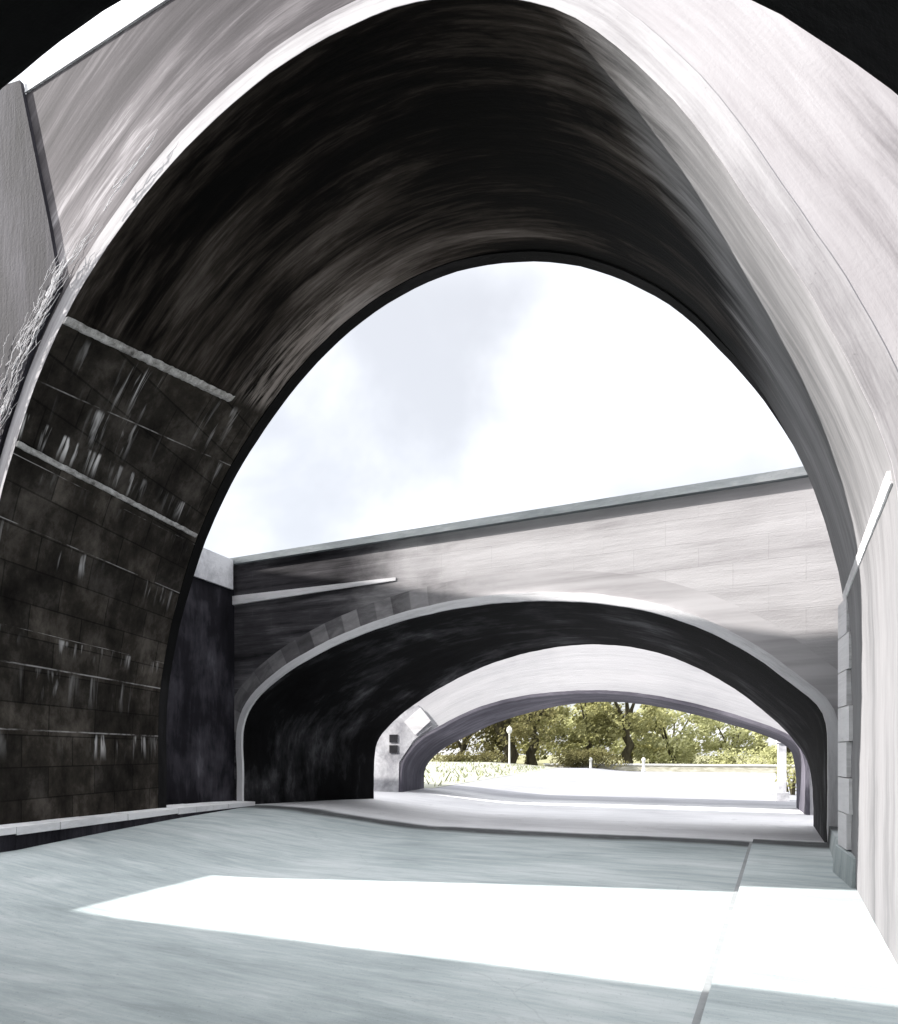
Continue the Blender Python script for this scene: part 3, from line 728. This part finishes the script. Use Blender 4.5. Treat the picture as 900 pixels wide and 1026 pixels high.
def shrub(x, y, rx, rz, mat, label, name='shrub', n=12, per=70, size=0.11, cat='shrub'):
    r = root(name, (x, y, gz(x, y)), label, cat)
    z = gz(x, y); m = MB()
    for k in range(5):
        m.tube([(x+random.uniform(-.3, .3)*rx, y, z-0.05), (x+random.uniform(-.7, .7)*rx, y+random.uniform(-.2, .2), z+rz*1.1)], [0.05, 0.02], 6)
    m.build('stem', M['bark'], r)
    cl = [((x+random.uniform(-1, 1)*rx*0.8, y+random.uniform(-.6, .6), z+rz*random.uniform(0.35, 1.4)), (rx*0.35, 0.6, rz*0.5)) for _ in range(n)]
    m = MB(); leafcloud(m, cl, per, size); m.build('foliage', mat, r)
    return r
shrub(-9.4, 55.0, 3.4, 1.0, M['leaf_dark'], 'long dark brown hedge in the middle of the park', 'hedge', 22, 110, 0.12, 'hedge')
shrub(-20.6, 53.0, 4.0, 0.9, M['leaf_dark'], 'dark low hedge at the left below the broad dark tree', 'hedge', 22, 110, 0.12, 'hedge')
shrub(-1.0, 60.5, 3.2, 1.1, M['leaf_pale'], 'pale olive bush behind the low wall, right of the dark hedge', 'shrub', 14, 80)
shrub(4.0, 59.0, 3.0, 1.2, M['leaf_pale'], 'pale olive bush near the right end of the low wall', 'shrub', 14, 80)
shrub(3.35, 26.5, 0.5, 0.85, M['leaf_olive'], 'small bright green shrub behind the pale gate pier on the right', 'shrub', 8, 60, 0.06)

w = root('low_wall', (-4.0, 56.2, 0), 'long low tan wall along the far side of the pale path', 'wall')
m = MB(); m.box(-13.5, 9, 56.0, 56.4, 0, 0.55); m.build('wall_face', M['parkwall'], w)
m = MB(); m.box(-13.6, 9.1, 55.93, 56.47, 0.553, 0.68); m.build('coping', M['post'], w)

lp = root('lamp_post', (-15.15, 50.0, 0), 'slim pale lamp post in front of the thick dark trunk', 'lamp post')
m = MB(); m.lathe(-15.15, 50, [(0.17, 0), (0.17, 0.35), (0.10, 0.45), (0.085, 0.6), (0.065, 3.2), (0.09, 3.25), (0.05, 3.3)], 12); m.build('pole', M['post'], lp)
m = MB(); m.lathe(-15.15, 50, [(0.05, 3.3), (0.20, 3.42), (0.25, 3.62), (0.20, 3.82), (0.06, 3.95), (0.0, 4.02)], 14); m.build('lamp_head', M['post'], lp)
def bollard(px, y, label):
    x = X(px, y); b = MB()
    b.lathe(x, y, [(0.16, 0), (0.16, 0.2), (0.12, 0.26), (0.12, 0.95), (0.17, 1.0), (0.17, 1.08), (0.13, 1.2), (0.0, 1.28)], 12)
    o = b.build('bollard', M['post']); setp(o, label, 'bollard', 'pale bollards in front of the low wall')
bollard(645, 54.0, 'pale bollard before the low wall, on the right')
bollard(592, 54.5, 'pale bollard before the low wall, on the left')

gp = root('gate_pier', (2.62, 23.2, 0), 'pale slim gate pier standing just beyond the right side of the far arch', 'pier')
m = MB(); m.box(2.50, 2.74, 23.05, 23.35, 0, 1.95); m.build('shaft', M['pier4'], gp)
m = MB(); m.box(2.45, 2.79, 23.0, 23.4, 1.953, 2.06); m.hexa([(2.47, 23.02, 2.06), (2.77, 23.02, 2.06), (2.47, 23.38, 2.06), (2.77, 23.38, 2.06), (2.58, 23.16, 2.24), (2.66, 23.16, 2.24), (2.58, 23.24, 2.24), (2.66, 23.24, 2.24)])
m.build('cap', M['course'], gp)
m = MB(); m.box(2.42, 2.82, 22.97, 23.43, 0, 0.28); m.build('plinth', M['pier4'], gp)

# ------------------------------------------------------------------ light, sky, camera
d = Vector((1.5, 0.47, -1.0)).normalized()
el = math.asin(-d.z); az = math.atan2(-d.x, -d.y)
sun = bpy.data.lights.new('sun', 'SUN'); sun.energy = 3.6; sun.angle = math.radians(0.5); sun.color = (1.0, 0.965, 0.93)
so = bpy.data.objects.new('sun', sun); COL.objects.link(so); so.rotation_euler = d.to_track_quat('-Z', 'Y').to_euler(); so.location = (-20, -10, 30)

wd = bpy.data.worlds.new('World'); sc.world = wd; wd.use_nodes = True
nt = wd.node_tree; nt.nodes.clear()
out = nt.nodes.new('ShaderNodeOutputWorld')
sky = nt.nodes.new('ShaderNodeTexSky'); sky.sky_type = 'NISHITA'; sky.sun_disc = False
sky.sun_elevation = el; sky.sun_rotation = az; sky.dust_density = 2.0
bg1 = nt.nodes.new('ShaderNodeBackground'); bg1.inputs[1].default_value = 0.08
nt.links.new(sky.outputs[0], bg1.inputs[0])
tc = nt.nodes.new('ShaderNodeTexCoord'); mp = nt.nodes.new('ShaderNodeMapping'); mp.inputs['Scale'].default_value = (1.8, 1.9, 2.6)
no = nt.nodes.new('ShaderNodeTexNoise'); no.inputs['Scale'].default_value = 1.3; no.inputs['Detail'].default_value = 5; no.inputs['Distortion'].default_value = 0.25
nt.links.new(tc.outputs['Generated'], mp.inputs[0]); nt.links.new(mp.outputs[0], no.inputs['Vector'])
cr = nt.nodes.new('ShaderNodeMapRange'); cr.interpolation_type = 'SMOOTHSTEP'
cr.inputs[1].default_value = 0.38; cr.inputs[2].default_value = 0.72; cr.inputs[3].default_value = 0.258; cr.inputs[4].default_value = 0.46
nt.links.new(no.outputs[0], cr.inputs[0])
bg2 = nt.nodes.new('ShaderNodeBackground'); bg2.inputs[0].default_value = (0.97, 0.975, 1.0, 1)
sx = nt.nodes.new('ShaderNodeSeparateXYZ'); nt.links.new(tc.outputs['Generated'], sx.inputs[0])
ze = nt.nodes.new('ShaderNodeMapRange'); ze.interpolation_type = 'SMOOTHSTEP'      # overcast veil is brightest overhead
ze.inputs[1].default_value = 0.60; ze.inputs[2].default_value = 0.95; ze.inputs[3].default_value = 0.0; ze.inputs[4].default_value = 1.75
nt.links.new(sx.outputs[2], ze.inputs[0])
ad = nt.nodes.new('ShaderNodeMath'); ad.operation = 'ADD'
nt.links.new(cr.outputs[0], ad.inputs[0]); nt.links.new(ze.outputs[0], ad.inputs[1])
nt.links.new(ad.outputs[0], bg2.inputs[1])
mx = nt.nodes.new('ShaderNodeMixShader'); mx.inputs[0].default_value = 0.82      # thin broken cloud over the clear sky
nt.links.new(bg1.outputs[0], mx.inputs[1]); nt.links.new(bg2.outputs[0], mx.inputs[2])
nt.links.new(mx.outputs[0], out.inputs[0])

cam = bpy.data.cameras.new('camera'); co = bpy.data.objects.new('camera', cam); COL.objects.link(co)
co.location = (0, 0, 1.6); co.rotation_euler = (math.radians(90), 0, math.atan2(250, 600))
cam.sensor_width = 36; cam.sensor_fit = 'AUTO'; cam.lens = 600/1026*36
cam.shift_y = (755-513)/1026
cam.clip_start = 0.05; cam.clip_end = 3000
sc.camera = co
sc.view_settings.view_transform = 'Standard'; sc.view_settings.look = 'None'
sc.view_settings.gamma = 1.0; sc.view_settings.use_curve_mapping = False
sc.view_settings.exposure = 1.85
sc.cycles.max_bounces = 6
